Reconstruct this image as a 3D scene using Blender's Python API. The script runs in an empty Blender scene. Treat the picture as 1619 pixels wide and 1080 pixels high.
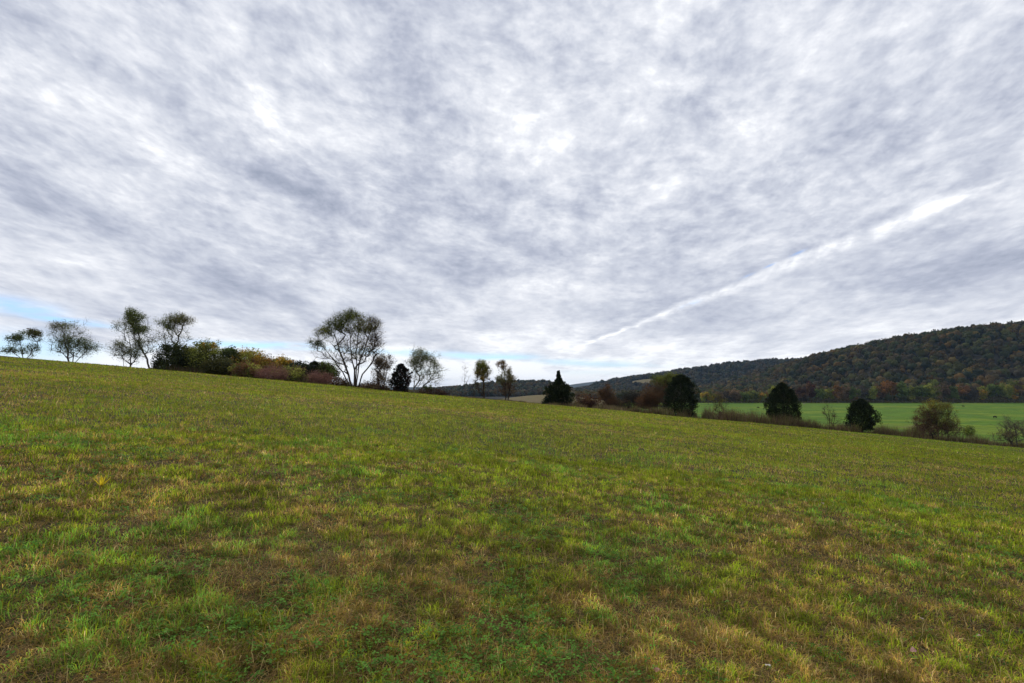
import bpy, math
import numpy as np
from mathutils import Vector
C = bpy.data.collections.new("place"); bpy.context.scene.collection.children.link(C)
SC = bpy.context.scene
PI = math.pi
F = 900.0                      # focal length in photo pixels
HOR = 615.0                    # eye-level row in the photo
PITCH = math.atan((HOR-540)/F)
EYE = 1.6

# ------------------------------------------------------------------ noise + terrain
def vnoise(x, y, seed=0):
    r = np.random.RandomState(seed).rand(256, 256)
    xi = np.floor(x).astype(int); yi = np.floor(y).astype(int)
    fx = x-xi; fy = y-yi
    fx = fx*fx*(3-2*fx); fy = fy*fy*(3-2*fy)
    a = r[xi % 256, yi % 256]; b = r[(xi+1) % 256, yi % 256]
    c = r[xi % 256, (yi+1) % 256]; d = r[(xi+1) % 256, (yi+1) % 256]
    return (a*(1-fx)+b*fx)*(1-fy)+(c*(1-fx)+d*fx)*fy
def fbm(x, y, seed=0, oct=3, gain=.5):
    s = 0; a = 1; t = 0
    for k in range(oct):
        s = s+a*vnoise(x*2**k+17.3*k, y*2**k+5.1*k, seed+k); t += a; a *= gain
    return s/t
def sstep(a, b, x):
    t = np.clip((x-a)/(b-a), 0, 1); return t*t*(3-2*t)

VAL = -16.0
def X(px): return (px-809.5)/F
def crest(ylin, table, trees):
    """table of (photo column, photo row) of a skyline seen at distance ylin -> x, height above valley"""
    xs = [X(p)*ylin for p, _ in table]
    hs = [max(0, EYE+(HOR-r)/F*ylin-VAL-trees) for _, r in table]
    return np.array(xs), np.array(hs)
R_X, R_H = crest(1150, [(1010, 640), (1068, 632), (1120, 618), (1200, 608), (1250, 598), (1290, 582), (1320, 568), (1350, 557), (1400, 544), (1450, 532), (1500, 522), (1560, 515), (1619, 511), (1750, 508), (2000, 520), (2400, 560)], 10)
M_X, M_H = crest(2300, [(860, 640), (905, 624), (930, 612), (960, 603), (1000, 597), (1050, 590), (1130, 579), (1200, 572), (1290, 569), (1400, 568), (1700, 570), (2200, 590)], 6)
L_X, L_H = crest(1900, [(500, 640), (600, 632), (660, 622), (700, 614), (750, 607), (800, 602), (850, 602), (880, 608), (905, 617), (930, 626), (960, 640)], 11)
F_X, F_H = crest(8000, [(400, 614), (700, 612), (850, 612), (903, 609), (930, 605), (960, 602), (1000, 600), (1200, 597), (1700, 604), (2300, 614)], 0)
def ridge(x, y, RX, RH, y0, y1, back):
    h = np.interp(x, RX, RH)
    return h*sstep(y0, y1, y)*(1-.6*sstep(y1*1.1, y1*1.1+back, y))
def hills(x, y):
    wob = (fbm(x/160, y/160, 5, 3)-.5)
    r = ridge(x, y, R_X, R_H, 735, 1150, 600)
    m = ridge(x, y, M_X, M_H, 1500, 2300, 1500)
    l = ridge(x, y, L_X, L_H, 1300, 1900, 900)
    f = ridge(x, y, F_X, F_H, 5600, 8000, 3000)
    k = 11.5*np.exp(-((x-38)/70.)**2-((y-600)/140.)**2)
    h = np.maximum(np.maximum(r, m), np.maximum(l, f))
    return h+wob*14*sstep(4, 40, h)+k
def tdist(x, y): return np.sqrt(y*y+(.35*x)**2)
def height(x, y):
    x = np.asarray(x, float); y = np.asarray(y, float)
    t = tdist(x, y)
    near = -.0905*x-.0045*y
    far = sstep(40, 10, np.hypot(x, y))
    near = near+(fbm(x/9., y/9., 1, 2)-.5)*.22*sstep(3, 12, np.hypot(x, y))
    near = near+(fbm(x/.55, y/.55, 2, 2)-.5)*.06*(.35+.65*far)
    d = np.maximum(0, t-85)
    near = near-.0012*d*d
    val = VAL+hills(x, y)
    k = 3.0
    m = np.maximum(near, val)+k*np.log1p(np.exp(-np.abs(near-val)/k))-k*math.log(2)*0
    m = np.where(near > val+18, near, m)
    return m
CAMZ = float(height(0., 0.))+EYE
def place(px, row, d):
    """photo column/row at forward distance d -> world point"""
    zz = (540-row)/F
    yy = math.cos(PITCH)-zz*math.sin(PITCH); z = math.sin(PITCH)+zz*math.cos(PITCH)
    return np.array([X(px)*d/yy, d, CAMZ+z*d/yy])

# ------------------------------------------------------------------ mesh + material helpers
def mk(name, v, f, mat, parent=None, col=None, smooth=False):
    """v (n,3); f list of faces or (m,k) array"""
    me = bpy.data.meshes.new(name)
    v = np.asarray(v, np.float32)
    if isinstance(f, np.ndarray):
        m, k = f.shape
        me.vertices.add(len(v)); me.vertices.foreach_set('co', v.ravel())
        me.loops.add(m*k); me.loops.foreach_set('vertex_index', f.astype(np.int32).ravel())
        me.polygons.add(m); me.polygons.foreach_set('loop_start', np.arange(0, m*k, k, dtype=np.int32))
        me.update(calc_edges=True)
    else:
        me.from_pydata([tuple(map(float, p)) for p in v], [], [tuple(map(int, q)) for q in f]); me.update()
    if col is not None:
        a = me.color_attributes.new('col', 'FLOAT_COLOR', 'POINT')
        c = np.ones((len(v), 4), np.float32); c[:, :3] = col
        a.data.foreach_set('color', c.ravel())
    if smooth: me.polygons.foreach_set('use_smooth', np.ones(len(me.polygons), bool))
    me.materials.append(mat)
    o = bpy.data.objects.new(name, me); C.objects.link(o)
    if parent: o.parent = parent
    return o
def tag(o, label=None, cat=None, group=None, kind=None):
    if label: o['label'] = label
    if cat: o['category'] = cat
    if group: o['group'] = group
    if kind: o['kind'] = kind
    return o
def empty(name, loc):
    o = bpy.data.objects.new(name, None); C.objects.link(o); o.location = loc; o.empty_display_size = .5
    return o

def mat_new(name):
    m = bpy.data.materials.new(name); m.use_nodes = True
    nt = m.node_tree; nt.nodes.clear()
    return m, nt
def N(nt, t, **kw):
    n = nt.nodes.new(t)
    for k, v in kw.items(): setattr(n, k, v)
    return n
def leafy(name, transl=.3, rough=.75, spec=.25, noise=0.0, nscale=3):
    m, nt = mat_new(name); L = nt.links.new
    a = N(nt, 'ShaderNodeAttribute', attribute_name='col')
    colr = a.outputs['Color']
    p = N(nt, 'ShaderNodeBsdfPrincipled'); p.inputs['Roughness'].default_value = rough
    p.inputs['Specular IOR Level'].default_value = spec
    t = N(nt, 'ShaderNodeBsdfTranslucent'); mx = N(nt, 'ShaderNodeMixShader'); mx.inputs[0].default_value = transl
    o = N(nt, 'ShaderNodeOutputMaterial')
    L(colr, p.inputs['Base Color']); L(colr, t.inputs['Color'])
    L(p.outputs[0], mx.inputs[1]); L(t.outputs[0], mx.inputs[2]); L(mx.outputs[0], o.inputs[0])
    return m
def ramp(nt, stops):
    r = N(nt, 'ShaderNodeValToRGB'); e = r.color_ramp.elements
    while len(e) < len(stops): e.new(.5)
    for i, (p, c) in enumerate(stops): e[i].position = p; e[i].color = (*c, 1)
    return r
def ground_mat(name, stops, sc1, sc2, bump=.3, rough=.95, wt=.55):
    m, nt = mat_new(name); L = nt.links.new
    g = N(nt, 'ShaderNodeNewGeometry')
    n1 = N(nt, 'ShaderNodeTexNoise'); n1.inputs['Scale'].default_value = sc1; n1.inputs['Detail'].default_value = 8
    n1.inputs['Roughness'].default_value = .65
    n2 = N(nt, 'ShaderNodeTexNoise'); n2.inputs['Scale'].default_value = sc2; n2.inputs['Detail'].default_value = 6
    L(g.outputs['Position'], n1.inputs['Vector']); L(g.outputs['Position'], n2.inputs['Vector'])
    mm = N(nt, 'ShaderNodeMath', operation='MULTIPLY_ADD'); mm.inputs[1].default_value = wt
    m2 = N(nt, 'ShaderNodeMath', operation='MULTIPLY'); m2.inputs[1].default_value = 1-wt
    L(n2.outputs['Fac'], m2.inputs[0]); L(n1.outputs['Fac'], mm.inputs[0]); L(m2.outputs[0], mm.inputs[2])
    r = ramp(nt, stops); L(mm.outputs[0], r.inputs[0])
    p = N(nt, 'ShaderNodeBsdfPrincipled'); p.inputs['Roughness'].default_value = rough
    p.inputs['Specular IOR Level'].default_value = .1
    b = N(nt, 'ShaderNodeBump'); b.inputs['Strength'].default_value = bump; b.inputs['Distance'].default_value = 1/sc2
    L(n2.outputs['Fac'], b.inputs['Height']); L(b.outputs[0], p.inputs['Normal'])
    L(r.outputs[0], p.inputs['Base Color'])
    o = N(nt, 'ShaderNodeOutputMaterial'); L(p.outputs[0], o.inputs[0])
    return m
def bark_mat(name, c1, c2):
    return ground_mat(name, [(.3, c1), (.7, c2)], 2.5, 14, .5, .9)
M_LEAF = leafy('foliage', .36, .8, .1)
M_NEEDLE = leafy('needles', .05, .85, .1)
M_GRASS = leafy('grass_blade', .45, .7, .06)
M_BARK = bark_mat('grey_bark', (.055, .046, .04), (.13, .115, .10))
M_BARKD = bark_mat('dark_bark', (.03, .022, .018), (.075, .055, .042))
M_BARKP = bark_mat('pale_bark', (.16, .15, .13), (.30, .28, .25))
M_MEADOW = ground_mat('meadow_soil', [(.3, (.018, .014, .008)), (.5, (.04, .034, .014)), (.7, (.075, .055, .024))], .7, 9, .5)
M_PASTURE = ground_mat('pasture_grass', [(.36, (.045, .10, .007)), (.45, (.09, .17, .009)), (.50, (.055, .115, .008)), (.56, (.135, .195, .012)), (.62, (.09, .14, .012)), (.68, (.19, .15, .05))], .017, .09, .4, wt=.85)
M_HILL = ground_mat('forest_floor', [(.3, (.012, .012, .008)), (.5, (.022, .02, .013)), (.7, (.03, .028, .017))], .01, .12, .6)
M_FAR = ground_mat('far_ridge', [(.3, (.02, .03, .02)), (.6, (.05, .05, .035))], .003, .02, .3)
M_HAY = ground_mat('hay_field', [(.3, (.10, .08, .035)), (.5, (.13, .10, .045)), (.7, (.095, .105, .035))], .012, .2, .3)

# ------------------------------------------------------------------ the ground, one sheet split by what grows on it
def hay_mask(x, y):
    """open hay fields cut into the hillside woods"""
    a = (((x-38)/62.)**2+((y-570)/120.)**2 < 1)
    m = np.zeros_like(x, bool)
    for (x0, x1, y0, y1, sk) in HAY:
        yy = y-sk*(x-x0)
        m |= (x > x0) & (x < x1) & (yy > y0) & (yy < y1)
    return a | m
HAY = [(425, 520, 1940, 2130, .0), (355, 445, 915, 1035, .3)]
NR, NA = 470, 900
rad = np.concatenate([[.0], np.geomspace(.35, 12500, NR)])
ang = np.linspace(0, 2*PI, NA, endpoint=False)
# more columns where the meadow is seen
warp = ang-.55*np.sin(ang)
RR, AA = np.meshgrid(rad[1:], warp, indexing='ij')
gx = RR*np.sin(AA); gy = RR*np.cos(AA)
gz = height(gx, gy)
V = np.concatenate([[[0, 0, float(height(0., 0.))]], np.stack([gx.ravel(), gy.ravel(), gz.ravel()], 1)])
i, j = np.meshgrid(np.arange(NR-1), np.arange(NA), indexing='ij')
a = 1+i*NA+j; b = 1+i*NA+(j+1) % NA; c = 1+(i+1)*NA+(j+1) % NA; d = 1+(i+1)*NA+j
FQ = np.stack([a.ravel(), b.ravel(), c.ravel(), d.ravel()], 1)[:, ::-1]
FC = V[FQ].mean(1)
tt = tdist(FC[:, 0], FC[:, 1])
cls = np.where(tt < 112, 0, 1)
cls[(FC[:, 1] > 728) & (tt >= 112)] = 2
cls[(hills(FC[:, 0], FC[:, 1]) > 6) & (tt >= 112) & (FC[:, 1] > 700)] = 2
cls[(FC[:, 1] > 5000)] = 3
cls[hay_mask(FC[:, 0], FC[:, 1]) & (tt >= 112)] = 4
def sub(name, k, mat):
    fq = FQ[cls == k]; used = np.unique(fq); mp = np.zeros(len(V), int); mp[used] = np.arange(len(used))
    v = V[used]; f = mp[fq]
    if k == 0:
        used = np.concatenate([[0], used]) ; v = V[used]; f = f+1
        fl = [tuple(q) for q in f.tolist()]
        inv = {u: n for n, u in enumerate(used)}
        fl += [(0, inv[1+(jj+1) % NA], inv[1+jj]) for jj in range(NA)]
        f = fl
    o = mk(name, v, f, mat, smooth=True); tag(o, kind='structure'); return o
sub('meadow', 0, M_MEADOW); sub('pasture', 1, M_PASTURE); sub('hills', 2, M_HILL)
sub('far_ridge', 3, M_FAR); sub('hay_fields', 4, M_HAY)

# ------------------------------------------------------------------ meadow grass
rng = np.random.RandomState(11)
def ring_points(n, r0, r1, power, half=.86, sideways=2.5):
    """n random points between two distances, denser near; fan a little wider than the view"""
    u = rng.rand(n)
    if abs(power-1) < 1e-6: r = r0*(r1/r0)**u
    else:
        p = 2-power if power != 2 else None
        r = r0*(r1/r0)**u if p is None else (r0**p+(r1**p-r0**p)*u)**(1/p)
    a = (rng.rand(n)*2-1)*half
    x = r*np.sin(a)+(rng.rand(n)-.5)*sideways*np.clip(6/r, .2, 1); y = r*np.cos(a)
    return x, y, r
PAL = np.array([[.200, .275, .020],   # 0 green
                [.270, .320, .018],   # 1 yellow green
                [.450, .305, .060],   # 2 ochre
                [.340, .215, .085],   # 3 brown
                [.190, .370, .045],   # 4 fresh
                [.085, .110, .018],   # 5 dark olive
                [.700, .540, .220]])  # 6 straw
def meadow_colour(x, y, r, n):
    """mix of live and dead blades in patches"""
    g1 = fbm(x/1.5, y/2.0, 21, 4, .65)           # big patches
    g2 = fbm(x/.33, y/.33, 31, 2, .7)           # tufts
    g3 = fbm(x/14., y/18., 41, 2)
    dead = sstep(.40, .66, g1*.42+g2*.50+(g3-.5)*.25+.03+.09*sstep(11, 4, r)-.03*sstep(8, 30, r))
    fresh = sstep(.56, .70, fbm(x/1.1+40, y/1.1, 51, 2))
    u = rng.rand(n); w = rng.rand(n)
    isdead = u < dead*.68+.15
    c = np.where(w[:, None] < .45, PAL[0], PAL[1])
    yel = sstep(7, 26, r)
    c = np.where((w < .30+.38*yel)[:, None] & (w > .2)[:, None], PAL[1], c)
    c = np.where((rng.rand(n) < fresh*.65*(1-.6*yel))[:, None], PAL[4], c)
    c = np.where((rng.rand(n) < .16)[:, None], PAL[5], c)
    w2 = rng.rand(n)
    dc = np.where((w2 < .42)[:, None], PAL[2], np.where((w2 < .93)[:, None], PAL[3], PAL[6]))
    c = np.where(isdead[:, None], dc, c)
    c = c*(.72+.56*rng.rand(n))[:, None]*(1.0+(.12+.5*(fbm(x/7., y/16., 181, 3)-.5))*sstep(8, 25, r))[:, None]*(1.0+(.55-.5*sstep(6, 25, r))*(2*sstep(.25, .75, fbm(x/.10+3, y/.12, 151, 2))-1))[:, None]*(1.22-.19*sstep(5, 25, r))[:, None]*(.72+.56*sstep(.28, .72, fbm(x/.30+3, y/.34, 131, 2, .6)*.72+fbm(x/1.6, y/2.4, 133, 3)*.28))[:, None]
    # the turf right of the slope is greener and lusher
    k = sstep(25, 60, x)[:, None]*.45
    c = c*(1-k)+k*np.array([.15, .27, .025])
    return c, isdead
def blades(x, y, r, L, W, lean, col, seg2, lift=None, curl=.4):
    n = len(x); z = height(x, y)-.004
    az = rng.rand(n)*2*PI; ln = lean
    dx = np.cos(az)*ln; dy = np.sin(az)*ln
    wa = az+PI/2+(rng.rand(n)-.5)*1.6
    wx = np.cos(wa)*W*.5; wy = np.sin(wa)*W*.5
    up = np.sqrt(np.clip(1-ln*ln, .02, 1))
    base = np.stack([x, y, z], 1)
    tip = base+np.stack([dx*L, dy*L, up*L*(1-curl*ln)], 1)
    wv = np.stack([wx, wy, np.zeros(n)], 1)
    if seg2:
        mid = base+np.stack([dx*L*.38, dy*L*.38, up*L*.62], 1)
        v = np.stack([base-wv*.8, base+wv*.8, mid-wv, mid+wv, tip], 1).reshape(-1, 3)
        k = np.arange(n)[:, None]*5
        f = np.concatenate([k+[0, 1, 3], k+[0, 3, 2], k+[2, 3, 4]], 0)
        c = np.repeat(col, 5, 0)
    else:
        v = np.stack([base-wv, base+wv, tip], 1).reshape(-1, 3)
        f = np.arange(3*n).reshape(-1, 3); c = np.repeat(col, 3, 0)
    return v, f, c
def merge(parts):
    vs, fs, cs = [], [], []; o = 0
    for v, f, c in parts:
        vs.append(v); fs.append(f+o); cs.append(c); o += len(v)
    return np.concatenate(vs), np.concatenate(fs), np.concatenate(cs)
parts = []
def tuft(x, y): return fbm(x/.22, y/.22, 61, 3, .6)
for (n, r0, r1, pw, Lm, seg2) in [(520000, 2.3, 15, 1.55, .072, True), (380000, 12, 45, 1.9, .11, False), (330000, 38, 106, 1.6, .14, False)]:
    x, y, r = ring_points(n, r0, r1, pw)
    keep = (tdist(x, y) < 106)
    bare = sstep(.34, .50, tuft(x, y))
    keep &= rng.rand(n) < np.maximum(.45+.55*bare, sstep(8, 24, r)*.95)
    x, y, r = x[keep], y[keep], r[keep]; n = len(x)
    col, dead = meadow_colour(x, y, r, n)
    L = Lm*(.40+1.0*rng.rand(n))*(.55+.9*sstep(.25, .75, tuft(x, y)))*(.7+.6*fbm(x/1.2, y/1.5, 141, 2))
    lean = np.clip(.25+.62*rng.rand(n)+.35*dead*rng.rand(n)+.12*sstep(10, 4, r), 0, .97)
    W = np.maximum(.0032, r*.00085)*(.6+.8*rng.rand(n))
    parts.append(blades(x, y, r, L, W, lean, col, seg2))
# lying thatch, near only
n = 200000
x, y, r = ring_points(n, 2.3, 14, 1.6)
col, _ = meadow_colour(x, y, r, n)
w = rng.rand(n)[:, None]
col = np.where(w < .55, PAL[3], np.where(w < .90, PAL[2]*.8, PAL[6]*.75))*(.45+.7*rng.rand(n))[:, None]
parts.append(blades(x, y, r, .10*(.5+rng.rand(n)), np.maximum(.0028, r*.0006), .90+.08*rng.rand(n), col, True))
# taller rough grass on the brow of the slope, in clumps
n = 16000
x, y, r = ring_points(n, 78, 104, 1.)
g = sstep(.5, .72, fbm(x/2.1, y/2.6, 171, 3)); kp = rng.rand(n) < g; x, y, r, g = x[kp], y[kp], r[kp], g[kp]; n = len(x)
col, _ = meadow_colour(x, y, r, n)
parts.append(blades(x, y, r, (.18+.30*rng.rand(n))*g, .05+.04*rng.rand(n), .1+.6*rng.rand(n), col*.85, False))
# long dry stalks standing out of the turf
n = 9000
x, y, r = ring_points(n, 2.5, 30, 1.5)
col = np.where(rng.rand(n, 1) < .6, PAL[6]*.8, PAL[1])*(.6+.6*rng.rand(n))[:, None]
parts.append(blades(x, y, r, .10+.11*rng.rand(n), np.maximum(.0026, r*.0006), .2+.7*rng.rand(n), col, True))
v, f, c = merge(parts)
tag(mk('grass', v, f, M_GRASS, col=c), 'short green, ochre and brown pasture grass covering the sloping meadow', 'grass', kind='stuff')

# clover and other broad leaves low in the turf
n = 75000
x, y, r = ring_points(n, 2.3, 16, 1.5)
pm = fbm(x/.5+9, y/.5, 71, 2, .6)*.6+fbm(x/1.9, y/1.9, 81, 2)*.4
keep = rng.rand(n) < sstep(.55, .68, pm)*.8+.03
x, y, r = x[keep], y[keep], r[keep]; n = len(x)
z = height(x, y)+.015+.05*rng.rand(n)
vs = []; a0 = rng.rand(n)*2*PI; sz = (.007+.011*rng.rand(n))*np.maximum(1, r/7)
tx = (rng.rand(n)-.5)*1.1; ty = (rng.rand(n)-.5)*1.1
for k in range(3):
    aa = a0+k*2.094
    def P(rr, da):
        px_ = np.cos(aa+da)*rr*sz; py_ = np.sin(aa+da)*rr*sz
        return np.stack([x+px_, y+py_, z+px_*tx+py_*ty], 1)
    vs.append(np.stack([P(.1, 0), P(1.2, -.5), P(1.6, 0), P(1.2, .5)], 1).reshape(-1, 3))
V3 = np.concatenate(vs); f = np.arange(len(V3)).reshape(-1, 4)
cc = np.array([.13, .30, .04])*(.35+.9*rng.rand(n))[:, None]*np.array([1, 1, 1])+(rng.rand(n)*.02)[:, None]*np.array([1, .3, .3])
tag(mk('clover', V3, f, M_GRASS, col=np.tile(np.repeat(cc, 4, 0), (3, 1))), 'fresh green clover leaves growing in patches low in the turf', 'clover', kind='stuff')

# ------------------------------------------------------------------ tree building
def unit(v): return v/np.maximum(1e-9, np.linalg.norm(v, axis=-1, keepdims=True))
def tube(segs, sides=5):
    """segs: arrays p0,p1,r0,r1"""
    p0, p1, r0, r1 = segs; n = len(p0)
    d = unit(p1-p0); ref = np.where(np.abs(d[:, 2:3]) > .9, [[1., 0, 0]], [[0, 0, 1.]])
    u = unit(np.cross(d, ref)); w = np.cross(d, u)
    ang = np.arange(sides)*2*PI/sides
    ring = u[:, None, :]*np.cos(ang)[None, :, None]+w[:, None, :]*np.sin(ang)[None, :, None]
    A = p0[:, None]+ring*r0[:, None, None]; B = p1[:, None]+ring*r1[:, None, None]
    v = np.concatenate([A, B], 1).reshape(-1, 3)
    k = np.arange(n)[:, None]*2*sides
    f = np.concatenate([k+[s, (s+1) % sides, sides+(s+1) % sides, sides+s] for s in range(sides)], 0)
    return v, f
def grow(rg, stems, tips, rtip=.012, power=.5, rmax=.35, sag=.0):
    """connect tips to stems; returns segments"""
    P = []; par = []
    for st in stems:                      # polylines, each from the ground up
        prev = -1
        for q in st:
            P.append(np.array(q, float)); par.append(prev); prev = len(P)-1
    root = np.array(stems[0][0])
    order = np.argsort(np.linalg.norm(tips-root, axis=1)+rg.rand(len(tips))*.5)
    ends = []
    for t in order:
        T = tips[t]; Q = np.array(P)
        d = np.linalg.norm(Q-T, axis=1)
        cost = d+np.maximum(0, (Q[:, 2]-T[2])+.35*d)*1.6
        cost[0] += 2
        k = int(np.argmin(cost)); p = P[k]; L = np.linalg.norm(T-p)
        m = max(1, min(5, int(L/.5))); prev = k
        off = rg.randn(3)*L*.07; off[2] += L*.06
        for s in range(1, m+1):
            u = s/m
            q = p+(T-p)*u+off*math.sin(u*PI)+rg.randn(3)*.02*L*(s < m)
            P.append(q); par.append(prev); prev = len(P)-1
        ends.append(prev)
    P = np.array(P); par = np.array(par); cnt = np.zeros(len(P))
    for e in ends: cnt[e] += 1
    for k in range(len(P)-1, -1, -1):
        if par[k] >= 0: cnt[par[k]] += cnt[k]
    rad = np.minimum(rmax, rtip*np.maximum(1, cnt)**power)
    k = np.where(par >= 0)[0]
    return (P[par[k]], P[k], rad[par[k]], rad[k]), P[ends], P
def cards(rg, centres, size, col, aspect=.6, flat=0.):
    n = len(centres)
    a = unit(rg.randn(n, 3)); 
    if flat: a[:, 2] *= (1-flat); a = unit(a)
    b = unit(np.cross(a, rg.randn(n, 3)))
    s = size[:, None] if np.ndim(size) else size
    v = np.stack([centres-a*s*.5, centres+b*s*.5*aspect, centres+a*s*.5, centres-b*s*.5*aspect], 1).reshape(-1, 3)
    return v, np.arange(4*n).reshape(-1, 4), np.repeat(col, 4, 0)
def palcol(rg, n, pal, jit=.3):
    pal = np.array(pal); k = rg.randint(0, len(pal), n)
    return pal[k]*(1-jit+2*jit*rg.rand(n))[:, None]
GREEN = [(.07, .095, .022), (.09, .12, .028), (.055, .075, .02)]
OLIVE = [(.10, .11, .02), (.14, .145, .028), (.07, .08, .018)]
YEL = [(.26, .17, .022), (.19, .16, .025), (.13, .12, .022), (.30, .16, .025)]
ORANGE = [(.26, .12, .03), (.20, .10, .03), (.16, .10, .03)]
RUST = [(.10, .055, .026), (.08, .045, .024), (.13, .065, .028)]
BROWN = [(.09, .06, .035), (.07, .05, .03), (.12, .08, .045)]
DKRED = [(.07, .03, .022), (.05, .026, .02)]
PINK = [(.17, .085, .065), (.13, .07, .055), (.21, .11, .08)]
TAN = [(.20, .145, .075), (.15, .12, .06), (.24, .17, .10)]
PALEG = [(.12, .13, .055), (.16, .16, .07), (.09, .11, .045)]
CEDAR = [(.018, .028, .011), (.034, .046, .018), (.012, .018, .008), (.026, .034, .014)]
CEDARR = [(.03, .016, .013), (.02, .015, .011), (.014, .018, .010)]

def brighter(p, k): return [tuple(np.array(c)*k) for c in p]
GREEN = brighter(GREEN, 1.45); OLIVE = brighter(OLIVE, 1.9); PALEG = brighter(PALEG, 1.7); BROWN = brighter(BROWN, 1.5); RUST = brighter(RUST, 1.45)
YEL = brighter(YEL, 1.35); TAN = brighter(TAN, 1.2); PINK = brighter(PINK, 1.1)
def tree(name, label, cat, d, base, ells, stems=None, bark=M_BARK, rtip=.010, rmax=.25, leaf=.16, seed=0, group=None, twig=6, twl=.8, power=.5, grey=True, sunk=.3):
    """ells: (px, row, rx, ry, tips, leaves per tip, palette) in photo units at distance d"""
    rg = np.random.RandomState(seed)
    s = d/F
    bx = X(base)*d; by = d; bz = float(height(bx, by))
    B = np.array([bx, by, bz])
    root = empty(name, B.tolist()); tag(root, label, cat, group)
    tips = []; own = []
    for e, (px, row, rx, ry, nt_, nl, pal) in enumerate(ells):
        c = place(px, row, d)
        ncl = max(6, nt_//4)                 # boughs carry their leaves in clumps
        qc = unit(rg.randn(ncl, 3))*(rg.rand(ncl, 1)**.5); q = qc[rg.randint(0, ncl, nt_)]+rg.randn(nt_, 3)*.2; q = np.where(rg.rand(nt_, 1) < .35, unit(rg.randn(nt_, 3))*rg.rand(nt_, 1)**.45, q)
        tips.append(c+q*np.array([rx*s, rx*s*.85, ry*s])); own += [e]*nt_
    tips = np.concatenate(tips); own = np.array(own)
    ok = tips[:, 2] > height(tips[:, 0], tips[:, 1])+.25
    tips = tips[ok]; own = own[ok]
    if stems is None: stems = [[base, None, (ells[0][0], ells[0][1])]]
    SS = []
    for st in stems:                       # (base px, [ (px,row), ... ])
        b0 = np.array([X(st[0])*d, d+rg.uniform(-.4, .4), 0]); b0[2] = height(b0[0], b0[1])-sunk
        pts = [b0]; wps = [q for q in st[1:] if q is not None]
        pr = b0; dep = rg.uniform(-.8, .8)
        for (px, row) in wps:
            q = place(px, row, d); q[1] += dep
            for u in (.33, .66, 1.): pts.append(pr+(q-pr)*u+rg.randn(3)*.07*(u < 1))
            pr = q
        SS.append(pts)
    segs, ends, P = grow(rg, SS, tips, rtip, power, rmax)
    order = np.argsort(np.linalg.norm(tips-np.array(SS[0][0]), axis=1))
    # twigs: a spray of fine shoots at every end and along thin branches
    src = ends if twig else ends[:0]
    T0 = np.repeat(src, twig, 0)
    outw = unit(T0-(B+np.array([0, 0, (tips[:, 2].mean()-B[2])*.55])))
    dirs = unit(outw*.9+rg.randn(len(T0), 3)*.75+np.array([0, 0, .25]))
    ln = twl*(.4+rg.rand(len(T0)))
    T1 = T0+dirs*ln[:, None]
    v1, f1 = tube(segs, 6)
    if len(T0):
        v2, f2 = tube((T0, T1, np.full(len(T0), rtip*.75), np.full(len(T0), rtip*.3)), 3)
        v1 = np.concatenate([v1, v2]); 
        o1 = f1; o2 = f2+len(v1)-len(v2)
        f1 = np.concatenate([o1, o2])
    mk('trunk', v1-B, f1, bark, root)
    # leaves
    cen = []; col = []
    for e, (px, row, rx, ry, nt_, nl, pal) in enumerate(ells):
        if nl <= 0: continue
        c = place(px, row, d)
        near = np.linalg.norm((ends-c)/np.array([rx*s, rx*s*.85, ry*s]), axis=1) < 1.1
        E = ends[near]
        if len(E) == 0: continue
        w = .2+2.2*rg.rand(len(E))**1.7          # uneven clumps
        cnt = (nl*1.75*w+2).astype(int)
        cc = np.repeat(E, cnt, 0)
        u = rg.rand(len(cc))[:, None]
        dd = unit(rg.randn(len(cc), 3)+np.array([0, 0, .2]))
        cc = cc+dd*(rg.rand(len(cc), 1)**.7)*twl*1.0
        cen.append(cc)
        cl = palcol(rg, len(E), pal, .25)
        col.append(np.repeat(cl, cnt, 0)*.6+.4*palcol(rg, len(cc), pal, .3))
    if cen:
        cen = np.concatenate(cen); col = np.concatenate(col)
        g = cen[:, 2] > height(cen[:, 0], cen[:, 1])+.03
        cen = cen[g]; col = col[g]
        v, f, c = cards(rg, cen, leaf*.85*(.5+.8*rg.rand(len(cen))), col, .65)
        mk('crown', v-B, f, M_LEAF, root, col=c)
    return root

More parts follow.
